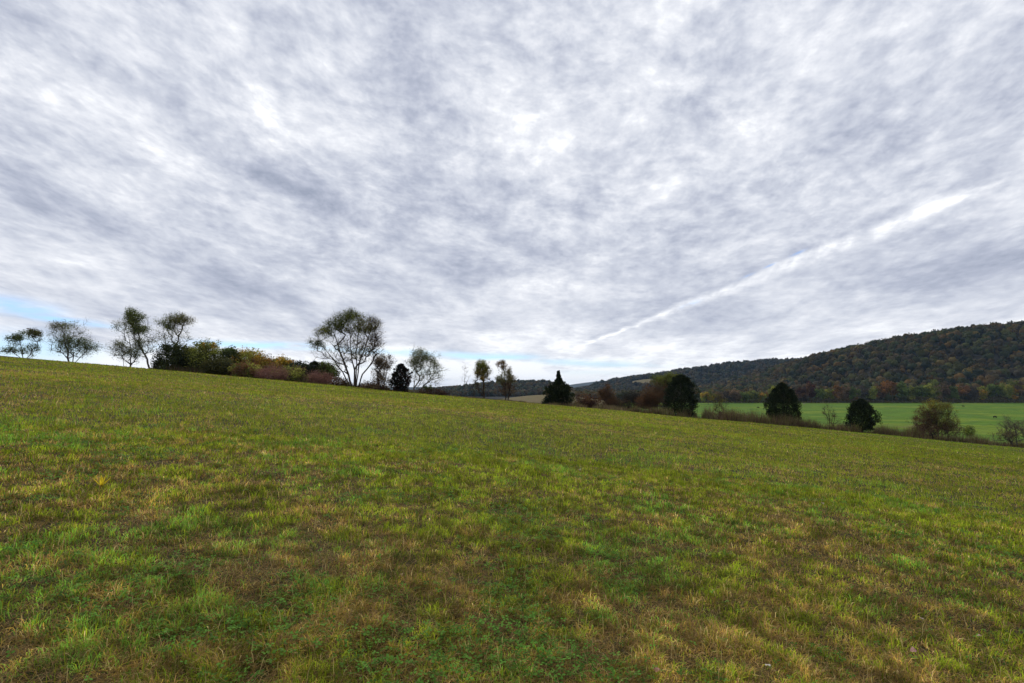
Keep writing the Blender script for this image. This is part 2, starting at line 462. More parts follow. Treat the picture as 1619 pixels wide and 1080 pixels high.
def evergreen(name, label, cat, d, px, top, bot, halfw, pal=CEDAR, seed=0, spire=0., n=9000, size=.24, egg=.45, lobes=.14, depth=None, group=None, lean=0.):
    """dense egg shaped red cedar; rows and half width in photo units"""
    rg = np.random.RandomState(seed); s = d/F
    bx = X(px)*d; bz = float(height(bx, d)); B = np.array([bx, d, bz])
    root = empty(name, B.tolist()); tag(root, label, cat, group)
    zt = place(px, top, d)[2]-bz; zb = max(.05, place(px, bot, d)[2]-bz); H = zt-zb; R = halfw*s
    ph = rg.rand(8)*6.28
    def prof(u):     # radius along height 0..1
        k = np.clip(u, 0, 1)
        base = np.where(k < egg, 1-.48*((egg-k)/egg)**2.4, np.clip(1-np.clip((k-egg)/(1-egg), 0, 1)**2., 0, 1)**(.65 if spire else .74))
        if spire: base = np.where(k > .5, np.maximum(base*(1-spire*sstep(.54, .74, k)), .30*(1-k)/.38+.01), base)
        return base
    # boughs: sub clumps on the surface
    nb = 420; ub = rg.rand(nb)**.9; ab = rg.rand(nb)*6.28
    rb = prof(ub)*R*(.70+.38*rg.rand(nb))*(1+lobes*np.sin(ab*3+ph[0]+ub*9)+lobes*.7*np.sin(ab*5+ph[1]-ub*7))
    cb = np.stack([np.cos(ab)*rb+lean*ub*R, np.sin(ab)*rb, zb+ub*H*.985], 1)
    sb = (.11+.12*rg.rand(nb))*R*(.45+.55*prof(ub))
    k = rg.randint(0, nb, n); q = unit(rg.randn(n, 3))*(rg.rand(n, 1)**.45)
    pts = cb[k]+q*sb[k][:, None]*np.array([1, 1, 1.25])
    # inner mass
    m = n//3; u = rg.rand(m); a_ = rg.rand(m)*6.28; r_ = prof(u)*R*.8*np.sqrt(rg.rand(m))
    inn = np.stack([np.cos(a_)*r_+lean*u*R, np.sin(a_)*r_, zb+u*H*.95], 1)
    pts = np.concatenate([pts, inn])
    bc = palcol(rg, nb, pal, .35); col = np.concatenate([bc[k], palcol(rg, m, pal, .2)])*(.75+.5*rg.rand(len(pts)))[:, None]
    # sprays point up and out
    outd = unit(pts*np.array([1, 1, 0])+np.array([1e-4, 0, 0])); a = unit(outd*.7+np.array([0, 0, .9])+rg.randn(len(pts), 3)*.45)
    b = unit(np.cross(a, rg.randn(len(pts), 3))); sz = (size*(.5+.8*rg.rand(len(pts))))[:, None]
    v = np.stack([pts-a*sz*.5, pts+b*sz*.28, pts+a*sz*.6, pts-b*sz*.28], 1).reshape(-1, 3)
    mk('crown', v, np.arange(len(v)).reshape(-1, 4), M_NEEDLE, root, col=np.repeat(col, 4, 0))
    # trunk with boughs
    hs = np.linspace(-.3, zt*.93, 9); rr = np.linspace(.17, .015, 9)*max(.5, R/2)
    tp = np.stack([lean*np.linspace(0, 1, 9)*R, np.zeros(9), hs], 1)
    sel = rg.choice(nb, 70, replace=False); E = cb[sel]
    kk = np.clip(((E[:, 2]-.35*np.hypot(E[:, 0], E[:, 1]))/zt*8).astype(int), 0, 8)
    p0 = np.concatenate([tp[:-1], tp[kk]]); p1 = np.concatenate([tp[1:], E])
    r0 = np.concatenate([rr[:-1], np.full(70, .03)]); r1 = np.concatenate([rr[1:], np.full(70, .008)])
    v, f = tube((p0, p1, r0, r1), 6)
    mk('trunk', v, f, M_BARKD, root)
    return root

# ---- trees along the crest on the left
tree('deciduous_tree', 'low open tree with dark clumpy leaves at the far left end of the crest', 'tree', 93, 40,
     [(18, 548, 14, 14, 26, 34, GREEN), (36, 533, 14, 9, 26, 34, GREEN), (58, 528, 12, 6, 20, 30, RUST+GREEN), (56, 548, 10, 16, 22, 20, GREEN), (40, 556, 10, 9, 14, 22, GREEN)],
     [[38, (37, 545), (36, 530)], [42, (55, 545), (60, 530)], [34, (20, 552)]], seed=1, twig=6, twl=.7, leaf=.20)
tree('deciduous_tree', 'broad twiggy tree, thinly leaved, right of the leftmost dark clumpy tree', 'tree', 96, 112,
     [(112, 540, 40, 26, 150, 14, PALEG+GREEN), (100, 516, 18, 7, 34, 20, OLIVE+TAN), (118, 545, 22, 13, 46, 24, GREEN), (142, 550, 12, 8, 20, 20, GREEN)],
     [[108, (103, 545), (98, 520)], [113, (118, 540), (122, 522)], [117, (135, 552), (145, 545)]], seed=2, twig=9, twl=1.0, leaf=.16)
tree('deciduous_tree', 'tall tree with a dark leaning trunk and a leafy top left of the dense bushes', 'tree', 93, 238,
     [(212, 502, 15, 14, 60, 44, OLIVE+GREEN), (205, 518, 26, 11, 60, 24, PALEG+OLIVE), (222, 523, 14, 9, 26, 22, GREEN), (200, 553, 23, 20, 130, 16, PALEG), (226, 548, 18, 20, 80, 12, GREEN+PALEG)],
     [[238, (233, 568), (219, 545), (219, 528), (212, 500)], [208, (205, 560), (200, 535)], [196, (192, 562), (188, 548)]], seed=3, twig=8, twl=.9, leaf=.17, rmax=.36)
tree('deciduous_tree', 'umbrella-crowned tree standing up behind the dark end of the dense bushes', 'tree', 99, 265,
     [(262, 512, 16, 9, 46, 30, OLIVE+GREEN), (288, 510, 17, 11, 54, 26, OLIVE+TAN), (275, 504, 16, 6, 30, 22, PALEG), (272, 530, 30, 12, 70, 12, PALEG)],
     [[265, (263, 560), (258, 535), (256, 515)], [268, (275, 545), (283, 525), (288, 508)]], seed=4, twig=8, twl=.9, leaf=.16)
# the big spreading tree
tree('deciduous_tree', 'biggest tree on the crest, many spreading stems and leaves mostly at the top left', 'tree', 94, 563,
     [(553, 502, 20, 9, 66, 34, GREEN+OLIVE), (530, 514, 15, 10, 50, 32, GREEN+OLIVE), (512, 526, 15, 10, 44, 24, OLIVE), (502, 545, 11, 9, 30, 24, GREEN), (582, 514, 19, 14, 80, 14, TAN+OLIVE), (560, 520, 28, 14, 80, 14, OLIVE),
      (592, 540, 15, 22, 80, 4, TAN), (548, 556, 42, 24, 170, 3, OLIVE), (570, 545, 34, 30, 110, 3, TAN)],
     [[562, (560, 585), (553, 550), (553, 510)], [564, (566, 575), (577, 545), (585, 520)], [559, (545, 580), (533, 545), (525, 522)], [557, (540, 588), (520, 562), (508, 548)], [566, (575, 592), (592, 570)], [563, (562, 570), (563, 540), (568, 515)]],
     seed=5, twig=11, twl=.95, leaf=.17, rmax=.22, rtip=.011, bark=M_BARKD)
tree('deciduous_tree', 'tan half-bare small tree between the biggest tree and the dark cedar bush', 'tree', 95, 603,
     [(600, 578, 15, 20, 90, 15, TAN), (610, 574, 15, 14, 60, 20, TAN+BROWN), (604, 600, 20, 12, 70, 24, BROWN+TAN)],
     [[601, (598, 590), (594, 565)], [604, (610, 590), (618, 568)]], seed=6, twig=8, twl=.6, leaf=.15)
tree('deciduous_tree', 'pale sparse tree with airy leaves right of the dark cedar bush', 'tree', 97, 655,
     [(664, 564, 15, 14, 60, 30, PALEG), (655, 578, 14, 13, 50, 22, PALEG), (682, 568, 14, 13, 46, 20, PALEG), (688, 590, 15, 18, 56, 12, PALEG), (664, 596, 18, 18, 60, 9, PALEG)],
     [[655, (656, 595), (662, 560)], [656, (668, 600), (684, 575)], [657, (676, 605), (695, 596)]], bark=M_BARKP, seed=7, twig=8, twl=.8, leaf=.15)
tree('deciduous_tree', 'small tree with a round green crown on a thin dark bare trunk', 'tree', 99, 764,
     [(763, 580, 12, 11, 60, 50, OLIVE), (762, 591, 15, 9, 50, 40, YEL+OLIVE), (764, 606, 14, 10, 30, 2, OLIVE), (752, 615, 12, 14, 30, 1, BROWN)],
     [[765, (765, 610), (763, 590), (763, 575)], [750, (752, 610)]], bark=M_BARKD, seed=8, twig=7, twl=.55, leaf=.15, rmax=.24, rtip=.016)
tree('deciduous_tree', 'slender tree with orange-yellow leaves in two tiers, right of the round-crowned tree', 'tree', 98, 799,
     [(795, 576, 9, 6, 30, 40, TAN+ORANGE), (799, 586, 11, 5, 24, 24, TAN+OLIVE), (803, 599, 14, 9, 50, 40, TAN+OLIVE), (790, 600, 9, 8, 24, 24, PALEG), (799, 616, 17, 11, 60, 24, RUST+BROWN)],
     [[799, (799, 605), (796, 575)], [802, (808, 605)]], bark=M_BARKD, seed=9, twig=6, twl=.5, leaf=.14, rmax=.18, rtip=.014)

def bush(name, label, d, px, row, rx, ry, pal, seed, n=8500, leaf=.21, ext=(), group=None, cat='bush', bark=M_BARKD, stemn=7, lop=.16):
    """dense rounded bush: stems plus a crown of leaf clumps in uneven lobes; ext = further lobes (dx,dy,rx,ry,palette)"""
    rg = np.random.RandomState(seed); s = d/F
    bx = X(px)*d; bz = float(height(bx, d)); B = np.array([bx, d, bz])
    root = empty(name, B.tolist()); tag(root, label, cat, group)
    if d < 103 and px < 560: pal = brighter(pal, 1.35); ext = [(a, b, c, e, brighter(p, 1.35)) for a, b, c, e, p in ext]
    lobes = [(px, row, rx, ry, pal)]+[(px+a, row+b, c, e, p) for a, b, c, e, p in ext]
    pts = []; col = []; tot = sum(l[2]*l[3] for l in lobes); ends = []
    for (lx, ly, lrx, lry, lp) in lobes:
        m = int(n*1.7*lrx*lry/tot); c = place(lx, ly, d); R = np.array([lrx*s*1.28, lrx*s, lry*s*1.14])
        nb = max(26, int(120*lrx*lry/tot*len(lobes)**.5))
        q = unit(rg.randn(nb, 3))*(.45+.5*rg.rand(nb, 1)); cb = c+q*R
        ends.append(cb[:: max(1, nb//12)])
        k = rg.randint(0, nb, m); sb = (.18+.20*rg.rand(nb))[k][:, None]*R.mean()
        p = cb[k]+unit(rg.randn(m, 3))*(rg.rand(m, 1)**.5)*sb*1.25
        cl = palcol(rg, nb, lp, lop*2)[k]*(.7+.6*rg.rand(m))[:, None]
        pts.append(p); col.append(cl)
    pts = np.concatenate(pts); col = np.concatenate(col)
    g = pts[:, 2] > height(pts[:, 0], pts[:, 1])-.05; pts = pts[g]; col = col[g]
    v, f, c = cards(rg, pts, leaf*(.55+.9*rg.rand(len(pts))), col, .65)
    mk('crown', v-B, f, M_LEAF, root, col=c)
    E = np.concatenate(ends)
    st = [[B+np.array([rg.uniform(-.5, .5)*rx*s*.8, rg.uniform(-.3, .3), -.3]), B+np.array([rg.uniform(-.6, .6)*rx*s, rg.uniform(-.3, .3), (place(px, row, d)[2]-bz)*.6])] for _ in range(stemn)]
    segs, _, _ = grow(rg, st, E, .012, .5, .12)
    v, f = tube(segs, 5); mk('trunk', v-B, f, bark, root)
    return root
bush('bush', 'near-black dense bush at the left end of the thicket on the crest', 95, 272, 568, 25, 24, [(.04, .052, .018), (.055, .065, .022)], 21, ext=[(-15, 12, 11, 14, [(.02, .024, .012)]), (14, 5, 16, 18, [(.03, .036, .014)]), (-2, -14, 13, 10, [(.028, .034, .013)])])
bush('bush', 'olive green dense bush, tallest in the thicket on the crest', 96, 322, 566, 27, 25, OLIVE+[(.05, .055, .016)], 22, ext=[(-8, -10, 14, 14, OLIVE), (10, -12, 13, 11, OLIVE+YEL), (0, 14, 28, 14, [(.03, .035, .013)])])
tree('deciduous_tree', 'wispy bare treetop poking out above the olive bush', 'tree', 101, 334,
     [(334, 546, 12, 9, 50, 5, GREEN)], [[334, (333, 570), (334, 550)]], seed=23, twig=8, twl=.6, leaf=.13)
bush('bush', 'dark green bush with a wispy top in the middle of the thicket', 97, 364, 573, 17, 21, [(.045, .055, .02), (.06, .07, .022)], 24, ext=[(-2, -14, 9, 9, GREEN), (8, 12, 16, 14, [(.024, .03, .013)])])
bush('bush', 'rounded bush with yellow-orange top leaves in the thicket on the crest', 98, 396, 575, 26, 20, YEL+OLIVE, 25, ext=[(-8, -7, 16, 13, YEL), (-12, 12, 18, 14, [(.028, .034, .014)]), (14, 6, 15, 13, YEL)])
bush('bush', 'small yellow-green bush rising behind the pink shrubs', 101, 446, 583, 17, 17, YEL, 26, ext=[(8, -3, 9, 10, YEL+OLIVE), (-8, -4, 8, 10, YEL)])
bush('bush', 'dark blue-green bush between the two pink shrubs', 97, 472, 589, 17, 16, [(.022, .032, .016), (.03, .04, .02)], 27, ext=[(10, 3, 14, 12, [(.022, .03, .015)])])
evergreen('cedar', 'small pointed cedar behind the right pink shrub', 'cedar', 99, 497, 571, 606, 14, seed=28, n=3500, size=.2)
bush('shrub', 'pinkish brown rounded shrub, left one of the two in front of the thicket', 91, 430, 590, 22, 11.5, PINK, 29, n=6000, leaf=.10, cat='shrub', ext=[(-10, 3, 12, 8, PINK), (11, 2, 12, 9, PINK)], lop=.08)
bush('shrub', 'pinkish brown rounded shrub, right one of the two, next to the biggest tree', 91, 506, 597, 19, 11, PINK, 30, n=5500, leaf=.10, cat='shrub', ext=[(9, 2, 10, 8, PINK), (-9, 3, 10, 7, DKRED+PINK)], lop=.08)
evergreen('cedar', 'dark reddish-black cedar bush just right of the tan half-bare tree', 'cedar', 92, 634, 575, 620, 14.5, pal=CEDARR, seed=31, n=6000, size=.22, egg=.42, lobes=.2)
bush('bush', 'low dark thorny bush at the foot of the biggest tree on its left', 93, 535, 604, 13, 7, BROWN+DKRED, 32, n=1800, leaf=.13, lop=.2)
bush('bush', 'low brown bush between the biggest tree and the dark cedar bush', 93, 592, 612, 19, 9, BROWN+DKRED, 33, n=2600, leaf=.14)
bush('bush', 'low dark red-brown bush at the foot of the pale sparse tree', 94, 680, 619, 19, 6, DKRED+BROWN, 34, n=2200, leaf=.13, ext=[(-4, -7, 7, 5, GREEN), (18, 2, 12, 4, DKRED)])
tree('deciduous_tree', 'thin bare sapling left of the round-crowned small tree', 'tree', 100, 736,
     [(736, 588, 7, 26, 26, 0, BROWN)], [[736, (735, 600), (736, 575)]], seed=35, twig=5, twl=.4, rmax=.05, rtip=.008)
bush('bush', 'dark olive bush filling the gap between the near-black bush and the tallest olive bush', 98, 298, 572, 18, 20, [(.05, .055, .018), (.07, .07, .02)], 61)
bush('bush', 'dull olive bush low between the tallest olive bush and the wispy-topped dark one', 93, 345, 581, 20, 13, [(.05, .052, .018), (.075, .07, .02)], 62, n=5000)
bush('bush', 'rusty low bush at the foot of the yellow-orange bush', 92, 388, 588, 20, 12, RUST+OLIVE, 63, n=5000)
bush('bush', 'yellow-orange bush sloping down to the left pink shrub', 97, 414, 579, 18, 14, YEL+RUST, 64, n=5000)
bush('bush', 'tangled olive brown undergrowth bush behind the gap between the pink shrubs', 95, 462, 595, 26, 12, BROWN+OLIVE, 65, n=5000)
bush('bush', 'dark green bush top behind the right pink shrub, left of the biggest tree', 100, 515, 588, 18, 14, GREEN+DKRED, 66, n=4500)
# ---- cedars and hedgerow trees along the right edge of the meadow
evergreen('cedar', 'dark green cedar with a thin spire, leftmost of the dark cedars in the hedgerow', 'cedar', 100, 883, 587, 645, 19, seed=41, spire=.80, n=9000, size=.30, egg=.36, lobes=.26)
evergreen('cedar', 'large round black-green cedar in front of the rust-brown tree', 'cedar', 99, 1076, 592, 660, 24, seed=42, n=14000, size=.22, egg=.44)
evergreen('cedar', 'egg-shaped black-green cedar standing alone before the bright pasture', 'cedar', 98, 1235, 606, 671, 23.5, seed=43, n=14000, size=.22, egg=.36, lobes=.08)
evergreen('cedar', 'smallest black-green cedar, right of the egg-shaped cedar', 'cedar', 98, 1358, 631, 680, 20.5, seed=44, n=10000, size=.22, egg=.36, lobes=.16)
bush('bush', 'dark spreading bush low beside the spired cedar', 101, 868, 638, 11, 6, [(.02, .028, .012)], 45, n=1800, leaf=.15)
tree('deciduous_tree', 'rust-brown tree with an olive top behind the large round cedar', 'tree', 108, 1040,
     [(1040, 622, 26, 20, 120, 46, RUST+BROWN), (1052, 602, 22, 10, 70, 40, OLIVE+GREEN), (1068, 598, 15, 7, 34, 30, OLIVE), (1022, 632, 16, 14, 60, 34, RUST), (1045, 645, 24, 10, 50, 22, BROWN)],
     [[1040, (1040, 640), (1045, 610)], [1045, (1060, 630), (1068, 605)], [1036, (1025, 635)]], bark=M_BARKD, seed=46, leaf=.2)
tree('deciduous_tree', 'narrow dark red-brown tree between the spired cedar and the round cedar', 'tree', 112, 960,
     [(960, 632, 15, 16, 90, 40, RUST+BROWN+DKRED), (972, 640, 14, 12, 50, 34, BROWN), (958, 618, 8, 8, 26, 24, RUST)],
     [[960, (960, 640), (959, 618)]], bark=M_BARKD, seed=47, leaf=.2)
bush('bush', 'dull red bush just right of the spired cedar', 108, 926, 637, 15, 13, DKRED+RUST, 48, n=4500, leaf=.18, ext=[(-10, 4, 10, 9, BROWN), (10, 4, 11, 9, DKRED)])
bush('bush', 'grey-brown bush left of the rust-brown tree', 112, 1000, 636, 19, 16, [(.05, .045, .035), (.04, .036, .03)], 49, n=5500, leaf=.18, ext=[(10, -6, 12, 12, [(.04, .036, .03)]), (-12, 5, 12, 10, BROWN)])
bush('bush', 'brown bramble mound between the round cedar and the egg-shaped cedar', 99, 1160, 663, 30, 11, BROWN+DKRED, 50, n=6500, leaf=.12, ext=[(18, 2, 14, 9, BROWN), (-24, 0, 14, 8, BROWN)])
tree('deciduous_tree', 'thin ragged yellow-brown tree just right of the round cedar', 'tree', 103, 1132,
     [(1138, 640, 14, 18, 60, 12, BROWN+OLIVE), (1130, 655, 16, 10, 34, 10, BROWN)], [[1134, (1138, 635)]], bark=M_BARKD, seed=51, twl=.6, leaf=.15)
tree('deciduous_tree', 'thin bare shrub between the egg-shaped cedar and the smallest cedar', 'tree', 101, 1308,
     [(1308, 655, 11, 18, 44, 3, BROWN), (1318, 664, 10, 10, 24, 4, BROWN)], [[1308, (1306, 650)], [1312, (1318, 660)]], bark=M_BARKD, seed=52, twl=.5, leaf=.13)
tree('deciduous_tree', 'bushy brown and green tree, half bare, standing before the right part of the pasture', 'tree', 97, 1482,
     [(1462, 662, 20, 20, 110, 26, BROWN+RUST), (1490, 656, 24, 18, 110, 17, OLIVE+PALEG), (1478, 642, 20, 9, 50, 16, YEL+OLIVE), (1500, 670, 20, 16, 80, 15, OLIVE+BROWN), (1480, 680, 34, 11, 110, 24, BROWN)],
     [[1470, (1462, 665), (1458, 648)], [1482, (1484, 660), (1490, 640)], [1490, (1503, 668), (1512, 655)], [1478, (1475, 655), (1478, 638)]], bark=M_BARKD, seed=53, twl=.6, leaf=.17)
tree('deciduous_tree', 'leafless grey twiggy bush at the right edge of the view', 'tree', 97, 1600,
     [(1600, 676, 24, 17, 150, 5, BROWN+PALEG), (1620, 680, 18, 14, 60, 6, BROWN), (1585, 690, 20, 8, 60, 14, BROWN)],
     [[1592, (1590, 680), (1586, 665)], [1600, (1602, 672), (1604, 660)], [1608, (1615, 675)], [1622, (1626, 670)]], seed=54, twl=.6, leaf=.14)
bush('bush', 'small green bush in the pasture left of the leafless twiggy bush', 120, 1532, 682, 8, 8, GREEN+OLIVE, 55, n=1200, leaf=.16)

# rough weeds and brambles along the field edge: nobody could count the stems
rg = np.random.RandomState(77)
prof_px = [235, 255, 640, 700, 860, 900, 980, 1060, 1100, 1150, 1200, 1260, 1330, 1400, 1440, 1520, 1619, 1800]
prof_h = [.05, .75, .6, .15, .25, .6, .75, .9, 1.3, 1.5, 1.3, 1.1, 1.1, 1.1, 1.3, 1.0, 1.0, 1.0]
n = 100000
px = rg.uniform(235, 1790, n); dep = 93+rg.rand(n)**1.3*13
x = X(px)*dep; y = dep; g = fbm(x/1.7, y/2.5, 91, 3)
hh = np.interp(px, prof_px, prof_h)*(.08+1.75*sstep(.38, .74, g))*.92*(.5+.7*rg.rand(n))
z = height(x, y)
base = np.stack([x, y, z-.03], 1); tip = base+np.stack([rg.randn(n)*.22*hh, rg.randn(n)*.22*hh, hh], 1)
wd = .02+.03*rg.rand(n); aw = rg.rand(n)*3.14; wv = np.stack([np.cos(aw)*wd, np.sin(aw)*wd, np.zeros(n)], 1)
v = np.stack([base-wv, base+wv, tip], 1).reshape(-1, 3)
pal = np.array([(.18, .125, .07), (.12, .085, .05), (.24, .19, .10), (.13, .13, .04), (.12, .07, .05), (.16, .15, .05)])
k = (fbm(x/3, y/3, 95, 2)*9+rg.rand(n)*2).astype(int) % len(pal)
cc = pal[k]*(.6+.7*rg.rand(n))[:, None]
v1, f1, c1 = v, np.arange(3*n).reshape(-1, 3), np.repeat(cc, 3, 0)
m = 60000; kk = rg.randint(0, n, m)
cen = base[kk]+(tip-base)[kk]*(.4+.6*rg.rand(m, 1))+rg.randn(m, 3)*.06
v2, f2, c2 = cards(rg, cen, .09*(.5+rg.rand(m)), cc[kk]*.9, .6)
f2 = np.concatenate([f2[:, [0, 1, 2]], f2[:, [0, 2, 3]]]); 
vv, ff, c3 = merge([(v1, f1, c1), (v2, f2, c2)])
tag(mk('brush', vv, ff, M_LEAF, col=c3), 'red-brown weeds and brambles running along the far edge of the meadow', 'brush', kind='stuff')

# ------------------------------------------------------------------ woods on the hills
ICO = None
def ico():
    global ICO
    if ICO is None:
        import bmesh
        bm = bmesh.new(); bmesh.ops.create_icosphere(bm, subdivisions=2, radius=1)
        ICO = (np.array([v.co[:] for v in bm.verts]), np.array([[q.index for q in f.verts] for f in bm.faces])); bm.free()
    return ICO
FPAL = np.array([(.045, .052, .022), (.055, .050, .026), (.070, .056, .035), (.036, .046, .024), (.085, .058, .030), (.065, .068, .024), (.055, .046, .038), (.095, .072, .028), (.105, .064, .022), (.03, .04, .024)])
FPR = np.array([.17, .12, .12, .14, .10, .10, .08, .06, .025, .06]); FPR = FPR/FPR.sum()
FPAL = FPAL*1.0*np.array([1.04, 1.02, .68])
def forest(name, label, y0, y1, x0, x1, spacing, R, cardn, seed, cool=0.):
    rg = np.random.RandomState(seed)
    n = int((x1-x0)*(y1**2-y0**2)/2/spacing**2)
    y = np.sqrt(y0**2+(y1**2-y0**2)*rg.rand(n)); x = (x0+(x1-x0)*rg.rand(n))*y
    y = y+(fbm(x/30, y*0, 3, 2)-.5)*16*(y < y0*1.05)
    keep = ~hay_mask(x, y)
    x, y = x[keep], y[keep]; n = len(x)
    Rr = R*(.38+1.0*rg.rand(n)**1.5); z = height(x, y)+Rr*.75
    kk = rg.choice(len(FPAL), n, p=FPR)
    patch = fbm(x/60, y/60, 7, 3)
    kk = np.where(rg.rand(n) < .68, (fbm(x/48, y/60, 17, 3)*22).astype(int) % len(FPAL), kk)
    col = FPAL[kk]*(.55+.9*rg.rand(n))[:, None]*(.5+1.0*patch)[:, None]
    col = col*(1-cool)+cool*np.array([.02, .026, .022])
    iv, jf = ico()
    nz = rg.rand(12, len(iv))*.7+.52             # a dozen lumpy crowns
    sel = rg.randint(0, 12, n); rot = rg.rand(n)*6.28
    ca, sa = np.cos(rot)[:, None], np.sin(rot)[:, None]
    bx_ = iv[None, :, 0]*nz[sel]; by_ = iv[None, :, 1]*nz[sel]; bz_ = iv[None, :, 2]*nz[sel]
    V1 = np.stack([(bx_*ca-by_*sa)*Rr[:, None]+x[:, None], (bx_*sa+by_*ca)*Rr[:, None]+y[:, None], bz_*Rr[:, None]*1.15+z[:, None]], 2).reshape(-1, 3)
    F1 = (jf[None]+(np.arange(n)*len(iv))[:, None, None]).reshape(-1, 3)
    C1 = np.repeat(col, len(iv), 0)
    m = n*cardn; t = np.repeat(np.arange(n), cardn)
    q = unit(rg.randn(m, 3)+np.array([0, 0, .25]))*(.8+.35*rg.rand(m, 1))
    cen = np.stack([x[t], y[t], z[t]], 1)+q*Rr[t][:, None]*np.array([1, 1, 1.15])
    v2, f2, c2 = cards(rg, cen, Rr[t]*.5*(.5+.8*rg.rand(m)), col[t]*(.75+.55*rg.rand(m))[:, None], .8)
    f2 = np.concatenate([f2[:, [0, 1, 2]], f2[:, [0, 2, 3]]])
    v, f, c = merge([(V1, F1, C1), (v2, f2, c2)])
    tag(mk(name, v, f, M_LEAF, col=c), label, 'woods', kind='stuff')
forest('woods', 'dark autumn woods covering the near hill at the right', 760, 1500, .06, 1.12, 9.0, 5.6, 26, 101)
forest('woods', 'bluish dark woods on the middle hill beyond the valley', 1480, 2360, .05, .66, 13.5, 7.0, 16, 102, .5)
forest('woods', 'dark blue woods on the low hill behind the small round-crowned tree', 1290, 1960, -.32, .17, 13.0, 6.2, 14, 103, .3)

# trees of the valley treeline, each one its own
rg = np.random.RandomState(5)
COLS = [('rust orange', ORANGE+RUST), ('olive green', OLIVE), ('dark green', GREEN), ('dull brown', BROWN), ('grey-brown, nearly bare', [(.06, .052, .042), (.075, .062, .05)]), ('yellow-green', YEL+OLIVE), ('dark red', DKRED+RUST)]
def treeline_tree(px, d, h, w, kcol, label, seed, group='trees along the far edge of the pasture'):
    r2 = np.random.RandomState(seed)
    x = X(px)*d; B = np.array([x, d, float(height(x, d))])
    root = empty('valley_tree', B.tolist()); tag(root, label, 'tree', group)
    pal = [tuple(np.array(c)*1.0) for c in COLS[kcol][1]]
    nb = 26; q = unit(r2.randn(nb, 3))*(.35+.6*r2.rand(nb, 1)); cb = q*np.array([w/2, w/2, h*.38])+np.array([0, 0, h*.58])
    n = 1500 if kcol != 4 else 900
    k = r2.randint(0, nb, n); p = cb[k]+unit(r2.randn(n, 3))*(r2.rand(n, 1)**.5)*w*.17
    col = palcol(r2, nb, pal, .3)[k]*(.7+.6*r2.rand(n))[:, None]
    v, f, c = cards(r2, p, w*.085*(.6+.8*r2.rand(n)), col, .75)
    mk('crown', v, f, M_LEAF, root, col=c)
    segs, _, _ = grow(r2, [[np.array([0, 0, -.5]), np.array([.1, 0, h*.25]), np.array([.2*r2.randn(), 0, h*.5])]], cb, .05, .5, .35)
    v, f = tube(segs, 5); mk('trunk', v, f, M_BARK, root)
tl = [  # photo column, distance, height, width, colour, label
 (1118, 640, 19, 15, 5, 'yellow-green tree of the valley treeline just right of the round cedar'),
 (1133, 690, 18, 15, 3, 'dull brown tree of the valley treeline left of the grey-brown twin'),
 (1146, 705, 19, 14, 4, 'grey-brown nearly bare tree in the valley treeline left of the dark green one'),
 (1160, 700, 20, 16, 3, 'broad dull brown tree in the valley treeline above the bramble mound'),
 (1175, 712, 17, 13, 2, 'dark green tree in the valley treeline above the bramble mound'),
 (1187, 715, 19, 14, 1, 'olive green tree in the valley treeline left of the egg-shaped cedar'),
 (1201, 712, 17, 14, 5, 'yellow-green tree touching the left outline of the egg-shaped cedar'),
 (1222, 716, 20, 15, 1, 'olive green tree whose top shows behind the egg-shaped cedar'),
 (1266, 712, 20, 15, 6, 'dark red tree in the valley treeline just right of the egg-shaped cedar'),
 (1279, 716, 23, 17, 6, 'tall dark red tree in the valley treeline right of the egg-shaped cedar'),
 (1294, 712, 17, 14, 2, 'dark green tree in the valley treeline left of the bright orange tree'),
 (1308, 716, 18, 13, 1, 'olive green tree touching the left side of the bright orange tree'),
 (1321, 706, 20, 12, 0, 'bright rust orange tree left of the smallest cedar'),
 (1333, 714, 19, 14, 3, 'dull brown tree just right of the bright rust orange tree'),
 (1347, 712, 18, 14, 2, 'dark green tree above the smallest cedar'),
 (1362, 716, 20, 16, 4, 'grey-brown nearly bare tree above the smallest cedar'),
 (1378, 712, 18, 14, 1, 'olive green tree in the treeline just right of the smallest cedar'),
 (1392, 716, 24, 17, 0, 'wide rust orange tree, tallest of the treeline right of the smallest cedar'),
 (1408, 720, 26, 18, 0, 'orange-brown tree beside the wide rust orange one, left of the tall green tree'),
 (1424, 712, 24, 18, 2, 'tall dark green tree in the valley treeline left of the half-bare bushy tree'),
 (1440, 716, 19, 15, 1, 'olive green tree in the treeline left of the half-bare bushy tree'),
 (1455, 712, 22, 17, 2, 'dark green tree above the left side of the half-bare bushy tree'),
 (1472, 708, 25, 18, 1, 'tall olive green tree directly above the half-bare bushy tree'),
 (1488, 716, 23, 17, 3, 'dull brown tree above the right side of the half-bare bushy tree'),
 (1504, 712, 19, 15, 2, 'dark green tree in the treeline right above the edge of the half-bare bushy tree'),
 (1519, 716, 21, 16, 0, 'rust orange tree in the treeline right of the half-bare bushy tree'),
 (1535, 712, 18, 14, 4, 'grey-brown nearly bare tree of the treeline above the small green pasture bush'),
 (1551, 716, 20, 17, 5, 'yellow-green tree in the treeline near the right edge of the photo'),
 (1567, 712, 21, 16, 2, 'dark green tree above the dark cow at the right'),
 (1584, 708, 22, 17, 1, 'olive green tree above the left side of the leafless twiggy bush'),
 (1600, 712, 25, 18, 5, 'tall yellow-green tree above the leafless twiggy bush'),
 (1617, 706, 26, 19, 3, 'tall dull brown tree at the right edge of the valley treeline')]
for q, (px, d_, h, w, kc, lab) in enumerate(tl): treeline_tree(px, d_, h*(1.2 if px > 1215 else .85), w*1.1, kc, lab, 300+q)
